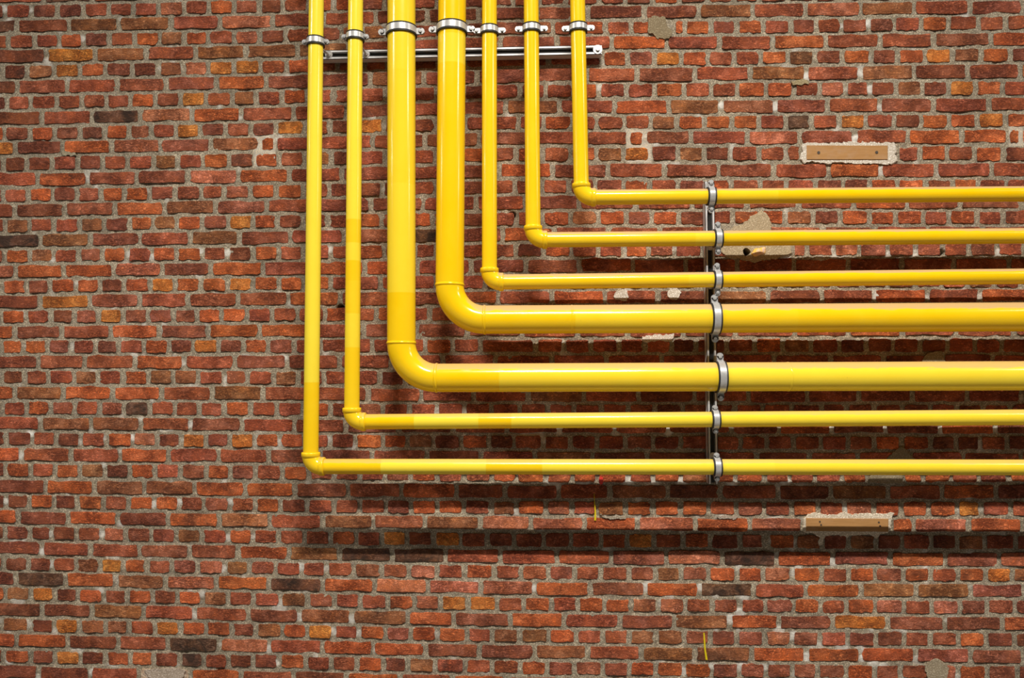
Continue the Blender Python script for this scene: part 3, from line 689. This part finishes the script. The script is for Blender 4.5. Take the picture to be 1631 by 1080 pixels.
fx0, fx1 = P(-15, 540).x, P(1645, 540).x
fz0, fz1 = P(815, 1090).z - 0.02, P(815, -10).z + 0.04
gx = np.concatenate([np.arange(wall_x0, fx0, 0.03), np.arange(fx0, fx1, 0.0066), np.arange(fx1, wall_x1 + .03, 0.03)])
gz = np.concatenate([np.arange(0.0, fz0, 0.03), np.arange(fz0, fz1, 0.0066), np.arange(fz1, wall_z1 + .03, 0.03)])
GX, GZ = np.meshgrid(gx, gz)
hgt = 0.0048 + 0.0034 * (value_noise(GX, GZ, 60, 1) - .5) * 1.6 + 0.0040 * (value_noise(GX, GZ, 14, 2) - .5) + 0.003 * (value_noise(GX, GZ, 120, 3) - .5)
hgt = np.clip(hgt, -0.004, 0.0078)
# photo px of every grid point (for the surveyed stains)
RX, RY, RZ = GX, np.full_like(GX, DIST), GZ - CAMZ
dF = RX * FWD.x + RY * FWD.y + RZ * FWD.z
PX = W / 2 + F * (RX * RIGHT.x + RY * RIGHT.y + RZ * RIGHT.z) / dF
PY = H / 2 - F * (RX * UP.x + RY * UP.y + RZ * UP.z) / dF
base = np.array(lin((216, 203, 179)))
col = np.ones(GX.shape + (4,), np.float32)
tone = 0.80 + 0.5 * value_noise(GX, GZ, 5, 5) * 0.6 + 0.25 * (value_noise(GX, GZ, 25, 6) - .5)
for i in range(3):
    col[..., i] = base[i] * tone
wf = np.zeros_like(GX)
for (bx, by, br, bs_) in WBLOB:
    m = (abs(PX - bx) < br * 2.2) & (abs(PY - by) < br * 2.2)
    if m.any():
        d2 = ((PX[m] - bx) ** 2 + ((PY[m] - by) * 1.15) ** 2) / br ** 2
        wf[m] = np.maximum(wf[m], bs_ * np.clip(1.6 - d2, 0, 1))
rw = np.clip((value_noise(GX, GZ, 22, 8) - .86) * 5, 0, .5)        # scattered lime bloom
wf = np.maximum(wf, rw)
wf *= (0.30 + 0.85 * value_noise(GX, GZ, 70, 9))
wf = np.clip(wf, 0, 1)
wcol = lin((255, 252, 244))
for i in range(3):
    col[..., i] = col[..., i] * (1 - wf) + wcol[i] * wf
col[..., 3] = wf
hgt += wf * 0.0012
for (a_, b_) in FRAMES:
    m = np.clip(np.minimum(np.minimum(PX - a_[0], b_[0] - PX), np.minimum(PY - a_[1], b_[1] - PY)) / 3.0, 0, 1)
    for i in range(3):
        col[..., i] = col[..., i] * (1 - m) + lin((240, 222, 188))[i] * m
    hgt += 0.0012 * m
    col[..., 3] = np.maximum(col[..., 3], .42 * m)
for (bx, by, br) in PITS:
    d2 = ((PX - bx) ** 2 + (PY - by) ** 2) / br ** 2
    hgt -= 0.055 * np.clip(1.25 - d2, 0, 1)
ny, nx = GX.shape
verts = np.stack([GX, -hgt, GZ], -1).reshape(-1, 3)
ii = np.arange(ny * nx).reshape(ny, nx)
quads = np.stack([ii[:-1, :-1], ii[:-1, 1:], ii[1:, 1:], ii[1:, :-1]], -1).reshape(-1, 4)
qpx = (PX[:-1, :-1] + PX[1:, 1:]).ravel() / 2
qpy = (PY[:-1, :-1] + PY[1:, 1:]).ravel() / 2
keep = ((qpx - HOLE[0]) ** 2 + (qpy - HOLE[1]) ** 2) > (HOLE[2] + 1.5) ** 2
quads = quads[keep]
me = bpy.data.meshes.new('wall_back')
me.vertices.add(len(verts)); me.vertices.foreach_set('co', verts.astype(np.float32).ravel())
me.loops.add(quads.size); me.loops.foreach_set('vertex_index', quads.astype(np.int32).ravel())
me.polygons.add(len(quads)); me.polygons.foreach_set('loop_start', np.arange(0, quads.size, 4, dtype=np.int32))
me.polygons.foreach_set('use_smooth', np.ones(len(quads), bool))
me.update(calc_edges=True)
cat_ = me.color_attributes.new('tint', 'FLOAT_COLOR', 'POINT')
cat_.data.foreach_set('color', col.reshape(-1))
me.materials.append(M_MORTAR)
wall = bpy.data.objects.new('wall_back', me)
COL.objects.link(wall)
tag(wall, 'old red brick wall in header and stretcher courses with pale lime mortar', 'wall', kind='structure')

# floor in front of the wall (below the frame)
fl = MB()
fl.add([(-6, -7, 0), (6, -7, 0), (6, 0.02, 0), (-6, 0.02, 0), (-6, -7, -.1), (6, -7, -.1), (6, 0.02, -.1), (-6, 0.02, -.1)],
       [(0, 1, 2, 3), (4, 7, 6, 5), (0, 4, 5, 1), (1, 5, 6, 2), (2, 6, 7, 3), (3, 7, 4, 0)])
tag(fl.build('floor', M_FLOOR), 'grey concrete floor at the foot of the brick wall', 'floor', kind='structure')

# the 300 bricks that show largest are objects of their own, the rest one mesh
for g in built[:300]:
    mb = MB(); mb.add(g[0], g[1], g[2])
    mb.build('brick', M_BRICK, wall)
mb = MB()
for g in built[300:]:
    mb.add(g[0], g[1], g[2])
rest = mb.build('brick_remainder', M_BRICK, wall)
tag(rest, kind='stuff')


# ------------------------------------------------------------------ patches
def smooth_outline(pts, it=1):
    for _ in range(it):
        q = []
        for i in range(len(pts)):
            a, b = pts[i], pts[(i + 1) % len(pts)]
            q.append((a[0] * .75 + b[0] * .25, a[1] * .75 + b[1] * .25))
            q.append((a[0] * .25 + b[0] * .75, a[1] * .25 + b[1] * .75))
        pts = q
    return pts


def patch(pts, d, rgb, name, hole=None):
    # split long edges and roughen the outline
    q = []
    for i in range(len(pts)):
        a, b = pts[i], pts[(i + 1) % len(pts)]
        n = max(1, int(math.hypot(b[0] - a[0], b[1] - a[1]) / 5))
        for s in range(n):
            t = s / n
            jj = 0.4 if s == 0 else 1.3
            q.append((a[0] + (b[0] - a[0]) * t + random.uniform(-jj, jj), a[1] + (b[1] - a[1]) * t + random.uniform(-jj, jj)))
    pts = [(x + random.gauss(0, .75), y + random.gauss(0, .75)) for x, y in smooth_outline(q)]
    bm = bmesh.new()
    cx_ = sum(p[0] for p in pts) / len(pts); cy_ = sum(p[1] for p in pts) / len(pts)
    front = [bm.verts.new(P(cx_ + (x - cx_) * (.985 if hole else .98), cy_ + (y - cy_) * (.985 if hole else .965), d)) for x, y in pts]
    mid = [bm.verts.new(P(x, y, d - .0025)) for x, y in pts]
    back = [bm.verts.new(P(x, y, 0) + Vector((0, .012, 0))) for x, y in pts]
    n = len(pts)
    for A, B in ((front, mid), (mid, back)):
        for i in range(n):
            bm.faces.new((A[i], A[(i + 1) % n], B[(i + 1) % n], B[i]))
    edges = [bm.edges.get((front[i], front[(i + 1) % n])) for i in range(n)]
    if hole:
        hp = [(hole[0] + math.cos(a) * hole[2] * random.uniform(.8, 1.1), hole[1] + math.sin(a) * hole[2] * random.uniform(.85, 1.1))
              for a in [2 * PI * i / 18 for i in range(18)]]
        hv = [bm.verts.new(P(x, y, d)) for x, y in hp]
        hb = [bm.verts.new(P(x, y, 0) + Vector((0, .09, 0))) for x, y in hp]
        for i in range(18):
            bm.faces.new((hv[i], hv[(i + 1) % 18], hb[(i + 1) % 18], hb[i]))
        bm.faces.new(hb)
        edges += [bm.edges.get((hv[i], hv[(i + 1) % 18])) for i in range(18)]
    bmesh.ops.triangle_fill(bm, use_beauty=True, use_dissolve=False, edges=edges)
    bmesh.ops.recalc_face_normals(bm, faces=bm.faces)
    me = bpy.data.meshes.new(name)
    bm.to_mesh(me); bm.free()
    ca_ = me.color_attributes.new('tint', 'FLOAT_COLOR', 'POINT')
    ca_.data.foreach_set('color', np.tile(np.array(lin(rgb) + (0,), np.float32), len(me.vertices)))
    me.materials.append(M_PATCH)
    o = bpy.data.objects.new(name, me)
    return link(o, wall)


for i, (pts, d, rgb, name) in enumerate(PATCHES):
    patch(pts, d, rgb, name, HOLE if i == 2 else None)

# blob of builders' foam beside the hole
me = bpy.data.meshes.new('foam_blob')
bm = bmesh.new()
bmesh.ops.create_icosphere(bm, subdivisions=3, radius=1)
c0 = P(1209, 401, 0.016)
for v in bm.verts:
    k_ = 1 + .18 * math.sin(v.co.x * 5 + 1) * math.cos(v.co.z * 4)
    v.co = c0 + Vector((v.co.x * .030 * k_, v.co.y * .010, v.co.z * .017 * k_ + v.co.x * .008))
for f in bm.faces: f.smooth = True
bm.to_mesh(me); bm.free(); me.materials.append(M_FOAM)
link(bpy.data.objects.new('foam_blob', me), wall)


def drip(pts, widths, name):
    mb_ = MB()
    L = []
    for (x, y), w in zip(pts, widths):
        L.append((P(x - w, y, .0145), P(x, y, .0175), P(x + w, y, .0145), P(x + w, y, .004), P(x - w, y, .004)))
    vv = [p for r in L for p in r]
    ff = []
    for i in range(len(L) - 1):
        for j in range(5):
            ff.append((i * 5 + j, i * 5 + (j + 1) % 5, (i + 1) * 5 + (j + 1) % 5, (i + 1) * 5 + j))
    ff += [(0, 1, 2, 3, 4), tuple((len(L) - 1) * 5 + j for j in (4, 3, 2, 1, 0))]
    mb_.add(vv, ff)
    return mb_.build(name, M_SPRAY, wall)


tag(drip([(946.3, 786), (947, 800), (948.2, 815), (948, 829)], [.35, .6, 1.1, 1.5], 'paint_drip'), 'yellow paint streak')
tag(drip([(1121.2, 1008), (1122, 1020), (1123, 1035), (1125.5, 1051)], [1.1, 1.2, 1.3, 1.6], 'paint_drip'), 'yellow paint streak')
mb = MB()
pts = [P(957.5 + 3.6 * math.cos(a), 765.5 + 6.5 * math.sin(a), .0155) for a in [2 * PI * i / 16 for i in range(16)]]
pb = [p + Vector((0, .012, 0)) for p in pts]
mb.add(pts + pb, [tuple(range(16)), tuple(range(31, 15, -1))] + [(i, (i + 1) % 16, 16 + (i + 1) % 16, 16 + i) for i in range(16)])
tag(mb.build('wall_plug', M_RED, wall), 'small red plastic plug')

# ------------------------------------------------------------------ wooden blocks let into the wall
WL = ['pale wooden block in white plaster frame, upper right above the pipes', 'weathered wooden block in plaster frame below the lowest pipe']
for wi, quad in enumerate(WOODS):
    d = 0.0172
    ctr = P(sum(q[0] for q in quad) / 4, sum(q[1] for q in quad) / 4, 0)
    root = empty('wooden_block', ctr)
    tag(root, WL[wi], 'wood block', 'wooden fixing blocks in the brickwork')
    mb = MB()
    fr = [P(q[0], q[1], d) for q in quad]
    cen = sum(fr, Vector()) / 4
    fin = [p + (cen - p).normalized() * .003 + Vector((0, -.0015, 0)) for p in fr]
    bk = [Vector((p.x, .03, p.z)) for p in fr]
    mb.add(fin + fr + bk, [(0, 1, 2, 3)] + [(i, (i + 1) % 4, 4 + (i + 1) % 4, 4 + i) for i in range(4)] + [(4 + i, 4 + (i + 1) % 4, 8 + (i + 1) % 4, 8 + i) for i in range(4)] + [(8, 11, 10, 9)])
    mb.build('block', M_WOOD, root)
    spots = [(1304, 243), (1396.5, 242.5)] if wi == 0 else [(1306, 831), (1308, 836), (1400, 832), (1402, 838)]
    for (sx, sy) in spots:
        mb = MB()
        a = P(sx, sy, d + .0035)
        mb.cyl(a, a + Vector((0, .012, 0)), .0062 if wi == 0 else .0035, 12)
        mb.build('screw', M_DARK, root)

# ------------------------------------------------------------------ the seven yellow pipes
# paint tone along the runs: (photo px where it starts, 0 deep .. 1 pale)
VT = [[(-600, .95), (612, .25)],
      [(-600, .9), (355, .3), (392, .8), (420, .25), (452, .35), (503, .75), (556, .3)],
      [(-600, .55), (120, .45), (300, .6), (470, .15)],
      [(-600, .15), (62, .6), (108, .12)],
      [(-600, .2)], [(-600, .2)], [(-600, .2)]]
HT = [[(0, .15), (612, .95), (782, .2), (872, .85), (1240, .7)],
      [(0, .1), (664, .85), (768, .15), (821, .8), (1180, .75)],
      [(0, .1), (800, .55), (1160, .75)],
      [(0, .12), (920, .4), (1145, .25), (1270, .15)],
      [(0, .2), (1100, .4), (1150, .1)],
      [(0, .25), (1110, .45), (1150, .1)],
      [(0, .25), (1150, .3), (1240, .1)]]
DUST = [.55, .55, .8, 1.0, 1.0, 1.0, 1.0]
PL = ['thin yellow pipe, outermost of the seven: farthest left and lowest run',
      'thin yellow pipe second from the left, turning just above the lowest run',
      'thick yellow pipe on the left, the lower of the two thick runs',
      'thick yellow pipe on the right, the upper of the two thick runs',
      'thin yellow pipe directly right of and above the thick pipes',
      'thin yellow pipe second from the right, second highest horizontal run',
      'thin yellow pipe, innermost and shortest drop, highest horizontal run']


def tone_at(seg, x):
    t = seg[0][1]
    for s, v in seg:
        if x >= s: t = v
    return t


def axis_pts(a, b, seg, dust, pxa, pxb):
    """points along a straight run with doubled rings where the paint tone changes"""
    cuts = [pxa] + [s for s, _ in seg if min(pxa, pxb) < s < max(pxa, pxb)] + [pxb]
    if pxa > pxb: cuts = [pxa] + sorted([s for s, _ in seg if pxb < s < pxa], reverse=True) + [pxb]
    pts, cols = [], []
    sg = 1 if pxb > pxa else -1
    for i in range(len(cuts) - 1):
        t = tone_at(seg, (cuts[i] + cuts[i + 1]) / 2)
        for e, off in ((cuts[i], .6 * sg if i else 0), (cuts[i + 1], -.6 * sg if i < len(cuts) - 2 else 0)):
            f = (e + off - pxa) / (pxb - pxa)
            pts.append(a.lerp(b, f)); cols.append((t, dust, 0, 1))
    return pts, cols


pipe_info = []
for i, p in enumerate(PIPES):
    r = p['r']
    big = r == RB
    C = P(p['xe'], p['ye'], PD)
    T = P(p['x0'], 0, PD)
    E = P(1631, p['y1'], PD)
    v = (T - C).normalized(); h = (E - C).normalized()
    R = 0.140 if big else 0.047
    S, Q = C + v * R, C + h * R
    topz = 4.15
    T2 = C + v * ((topz - C.z) / v.z)
    E2 = C + h * ((wall_x1 - .05 - C.x) / h.x)
    root = empty('gas_pipe', C)
    tag(root, PL[i], 'pipe', 'yellow pipes on the brick wall')
    # vertical run
    mpp = (T - C).length / (p['ye'])            # metres per px along the drop
    ys, ye = p['ye'] - R / mpp, p['ye'] - (T2 - C).length / mpp
    pts, cols = axis_pts(S, T2, VT[i], 0.0, ys, ye)
    mb = MB(); mb.tube(pts, r, 40, cols); mb.build('vertical_run', M_PIPE, root, True)
    # horizontal run
    mpx = (E - C).length / (1631 - p['xe'])
    xs, xe = p['xe'] + R / mpx, p['xe'] + (E2 - C).length / mpx
    pts, cols = axis_pts(Q, E2, HT[i], DUST[i], xs, xe)
    mb = MB(); mb.tube(pts, r, 40, cols); hr = mb.build('horizontal_run', M_PIPE, root, True)
    # elbow
    O = C + v * R + h * R
    re = r * (1.0 if big else 1.13)
    n = 20 if big else 14
    pts = [O - h * R * math.cos(a) - v * R * math.sin(a) for a in [PI / 2 * s / n for s in range(n + 1)]]
    td = VT[i][-1][1]
    cols = [(td, DUST[i] * s / n, 0, 1) for s in range(n + 1)]
    mb = MB(); mb.tube(pts, re, 40, cols); el = mb.build('elbow', M_PIPE, root, True)
    # rims of the fitting / weld beads
    for pt, ax, dd in ((S, v, 0.0), (Q, h, DUST[i])):
        mb = MB()
        if big:
            w = [-.006, -.003, 0, .003, .006]; rr = [r, r + .0022, r + .003, r + .0022, r]
        else:
            w = [-.010, -.008, .006, .009, .0095]; rr = [re * .99, re + .0028, re + .003, re + .0015, r]
        mb.tube([pt + ax * a for a in w], rr, 40, [(td, dd, 0, 1)] * 5)
        mb.build('weld_bead' if big else 'socket_rim', M_PIPE, el, True, 60)
    if big:
        xw = 915 if i == 3 else 1262
        pt = C + h * (mpx * (xw - p['xe']))
        mb = MB(); mb.tube([pt + h * a for a in (-.004, -.002, 0, .002, .004)], [r, r + .0010, r + .0014, r + .001, r], 40, [(tone_at(HT[i], xw), DUST[i], 0, 1)] * 5)
        mb.build('weld_bead', M_PIPE, hr, True, 60)
    pipe_info.append((C, v, h, r, mpp, mpx))


# ------------------------------------------------------------------ mounting rails (slotted strut channel)
def strut(name, a, b, label, plates):
    """C-channel from a to b (points on the open face), open side to the room"""
    t = (b - a).normalized()
    n = Vector((0, -1, 0))
    u = t.cross(n).normalized()
    L = (b - a).length
    root = empty(name, a)
    tag(root, label, 'rail', 'slotted mounting rails')
    mb = MB()
    Wd, Dp, th, lip = .041, .041, .0026, .0125
    mid = (a + b) / 2
    for s in (-1, 1):
        mb.box(mid + u * s * (Wd / 2 - th / 2) - n * Dp / 2, t * L / 2, u * th / 2, n * Dp / 2)
        mb.box(mid + u * s * (Wd / 2 - lip / 2) - n * th / 2, t * L / 2, u * lip / 2, n * th / 2)
        mb.box(mid + u * s * (Wd / 2 - lip + th / 2) - n * .0045, t * L / 2, u * th / 2, n * .0045)
        mb.box(mid + u * s * (Wd / 2 - .0035) - n * (Dp - th / 2), t * L / 2, u * .0035, n * th / 2)
    q = 0.0
    while q < L:                               # webs between the punched slots of the back
        l = min(.012, L - q)
        mb.box(a + t * (q + l / 2) - n * (Dp - th / 2), t * l / 2, u * .0145, n * th / 2)
        q += .050
    mb.build('channel', M_RAIL, root)
    mb = MB()                                   # added black strip, stands in for the shade inside the slot
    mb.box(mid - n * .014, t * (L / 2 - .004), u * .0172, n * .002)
    mb.build('slot_shade_strip', M_RUBBER, root)
    for (pp, big) in plates:                    # washers under the fixing nuts
        f = (pp - a).dot(t)
        c_ = a + t * f
        mb = MB(); mb.cyl(c_ + n * .0035, c_ - n * .0005, .0195 if big else .017, 24)
        wsh = mb.build('washer', M_STEEL, root, True)
        if big:
            mb = MB(); mb.cyl(c_ + n * .011, c_ + n * .003, .009, 6)
            mb.build('bolt_head', M_STEEL, wsh)
    return root


RF = 0.056                                     # open face of the rails from the wall
topA, topB = P(507, 87.5, RF), P(958.5, 79.0, RF)
sideA, sideB = P(1130, 289, RF), P(1136.3, 771, RF)
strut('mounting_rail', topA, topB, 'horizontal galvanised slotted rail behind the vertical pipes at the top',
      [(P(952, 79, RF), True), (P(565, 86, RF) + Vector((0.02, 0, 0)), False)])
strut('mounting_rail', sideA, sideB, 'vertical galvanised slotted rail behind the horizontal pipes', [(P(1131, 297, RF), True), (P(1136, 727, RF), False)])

# ------------------------------------------------------------------ pipe clamps
def clamp(pc, axis, r, railpt, label, ear, group):
    n = Vector((0, -1, 0))
    t = axis.normalized()
    u = t.cross(n).normalized()
    root = empty('pipe_clamp', pc)
    tag(root, label, 'pipe clamp', group)
    hw = .0105 if r == RS else .0125
    ri, ro = r + .0042, r + .0072
    # rubber liner
    mb = MB(); N = 40
    vv, ff = [], []
    for (w, rr) in ((-hw - .006, r - .0005), (-hw - .006, r + .0066), (-hw, ri + .0005), (hw, ri + .0005), (hw + .006, r + .0066), (hw + .006, r - .0005)):
        for i in range(N):
            a = 2 * PI * i / N
            vv.append(pc + t * w + (n * math.cos(a) + u * math.sin(a)) * rr)
    for k_ in range(5):
        for i in range(N):
            ff.append((k_ * N + i, k_ * N + (i + 1) % N, (k_ + 1) * N + (i + 1) % N, (k_ + 1) * N + i))
    for i in range(N):
        ff.append((5 * N + i, 5 * N + (i + 1) % N, (i + 1) % N, i))
    mb.add(vv, ff); mb.build('rubber_liner', M_RUBBER, root, True)
    # two strap halves with flat ears
    gap = .0026
    for s in (1, -1):
        prof = []
        M_ = 18
        a0 = math.asin(gap / ro) if gap < ro else 0
        for i in range(M_ + 1):
            a = (-PI / 2 + a0) + (PI - 2 * a0) * i / M_
            prof.append((math.sin(a), math.cos(a)))
        # outer line: ear tip, bend, arc, bend, ear tip; given as (u, n) offsets
        outer = [(-ro - ear, gap + .003)] + [(q[0] * ro, max(q[1] * ro, gap + .003)) for q in prof] + [(ro + ear, gap + .003)]
        inner = [(-ro - ear, gap)] + [(q[0] * ri if abs(q[0]) < .985 else math.copysign(ri, q[0]), max(q[1] * ri, gap)) for q in prof] + [(ro + ear, gap)]
        m = len(outer)
        vv, ff = [], []
        for w in (-hw, hw):
            for (x, y) in outer: vv.append(pc + t * w + u * x + n * y * s)
            for (x, y) in inner: vv.append(pc + t * w + u * x + n * y * s)
        for i in range(m - 1):
            ff.append((i, i + 1, 2 * m + i + 1, 2 * m + i))
            ff.append((m + i, 3 * m + i, 3 * m + i + 1, m + i + 1))
            ff.append((i, m + i, m + i + 1, i + 1))
            ff.append((2 * m + i, 2 * m + i + 1, 3 * m + i + 1, 3 * m + i))
        ff.append((0, 2 * m, 3 * m, m)); ff.append((m - 1, 2 * m - 1, 4 * m - 1, 3 * m - 1))
        mb = MB(); mb.add(vv, ff)
        for e in (-1, 1):                        # rounded ear ends
            cc = pc + u * e * (ro + ear)
            mb.cyl(cc + n * s * gap, cc + n * s * (gap + .003), hw, 16)
        mb.build('strap_half', M_STEEL, root, True, 35)
    for e in (-1, 1):
        cc = pc + u * e * (ro + ear * .8)
        mb = MB()
        mb.cyl(cc + n * (gap + .003), cc + n * (gap + .0085), .0072, 6)
        mb.cyl(cc + n * (gap + .0085), cc + n * (gap + .0105), .0038, 10)
        mb.cyl(cc - n * .016, cc + n * gap, .0035, 10)
        mb.cyl(cc - n * (gap + .008), cc - n * (gap + .003), .0068, 6)
        mb.build('bolt', M_STEEL, root)
    # threaded rod back to the rail, with nuts
    a = pc - n * (ro - .001)
    mb = MB()
    d = (railpt - a).normalized()
    Ld = (railpt - a).length
    mb.cyl(a, railpt + d * .02, .0048, 12)
    mb.build('threaded_rod', M_STEEL, root, True)
    mb = MB(); mb.cyl(a - d * .0005, a + d * .014, .0095, 6)
    mb.build('nut', M_STEEL, root)
    mb = MB(); mb.cyl(railpt - d * .0105, railpt - d * .0035, .0095, 6); mb.cyl(railpt - d * .0035, railpt - d * .0002, .0165, 20)
    mb.build('nut', M_STEEL, root)


TOPY = [69, 60.5, 52, 48, 50, 47, 46]
TOPL = ['clamp around the leftmost thin pipe at the top rail', 'clamp around the second pipe from the left at the top rail',
        'large clamp around the left thick pipe above the top rail', 'large clamp around the right thick pipe above the top rail',
        'small clamp next to the right thick pipe above the top rail', 'small clamp around the second pipe from the right above the top rail',
        'rightmost of the clamps above the top rail']
SIDEX = [1151, 1147.5, 1154.5, 1144.5, 1147.5, 1147.5, 1135.5]
SIDEL = ['lowest clamp on the vertical rail, around the lowest pipe run', 'clamp on the second lowest horizontal pipe, above the lowest clamp',
         'large clamp on the lower thick horizontal pipe at the vertical rail', 'large clamp on the upper thick horizontal pipe at the vertical rail',
         'small clamp on the horizontal pipe just above the thick pipes', 'clamp on the second highest horizontal pipe at the vertical rail',
         'highest clamp at the top end of the vertical rail']
tu = (topB - topA).normalized(); su = (sideB - sideA).normalized()
for i, p in enumerate(PIPES):
    C, v, h, r, mpp, mpx = pipe_info[i]
    pc = C + v * (mpp * (p['ye'] - TOPY[i]))
    rp = topA + tu * max(.012, (pc - topA).dot(tu))
    clamp(pc, v, r, rp, 'zinc steel ' + TOPL[i], .008 if i < 2 else .018, 'pipe clamps along the top rail')
    pc = C + h * (mpx * (SIDEX[i] - p['xe']))
    rp = sideA + su * max(.012, (pc - sideA).dot(su))
    clamp(pc, h, r, rp, 'zinc steel ' + SIDEL[i], .008 if i < 2 else .018, 'pipe clamps along the vertical rail')
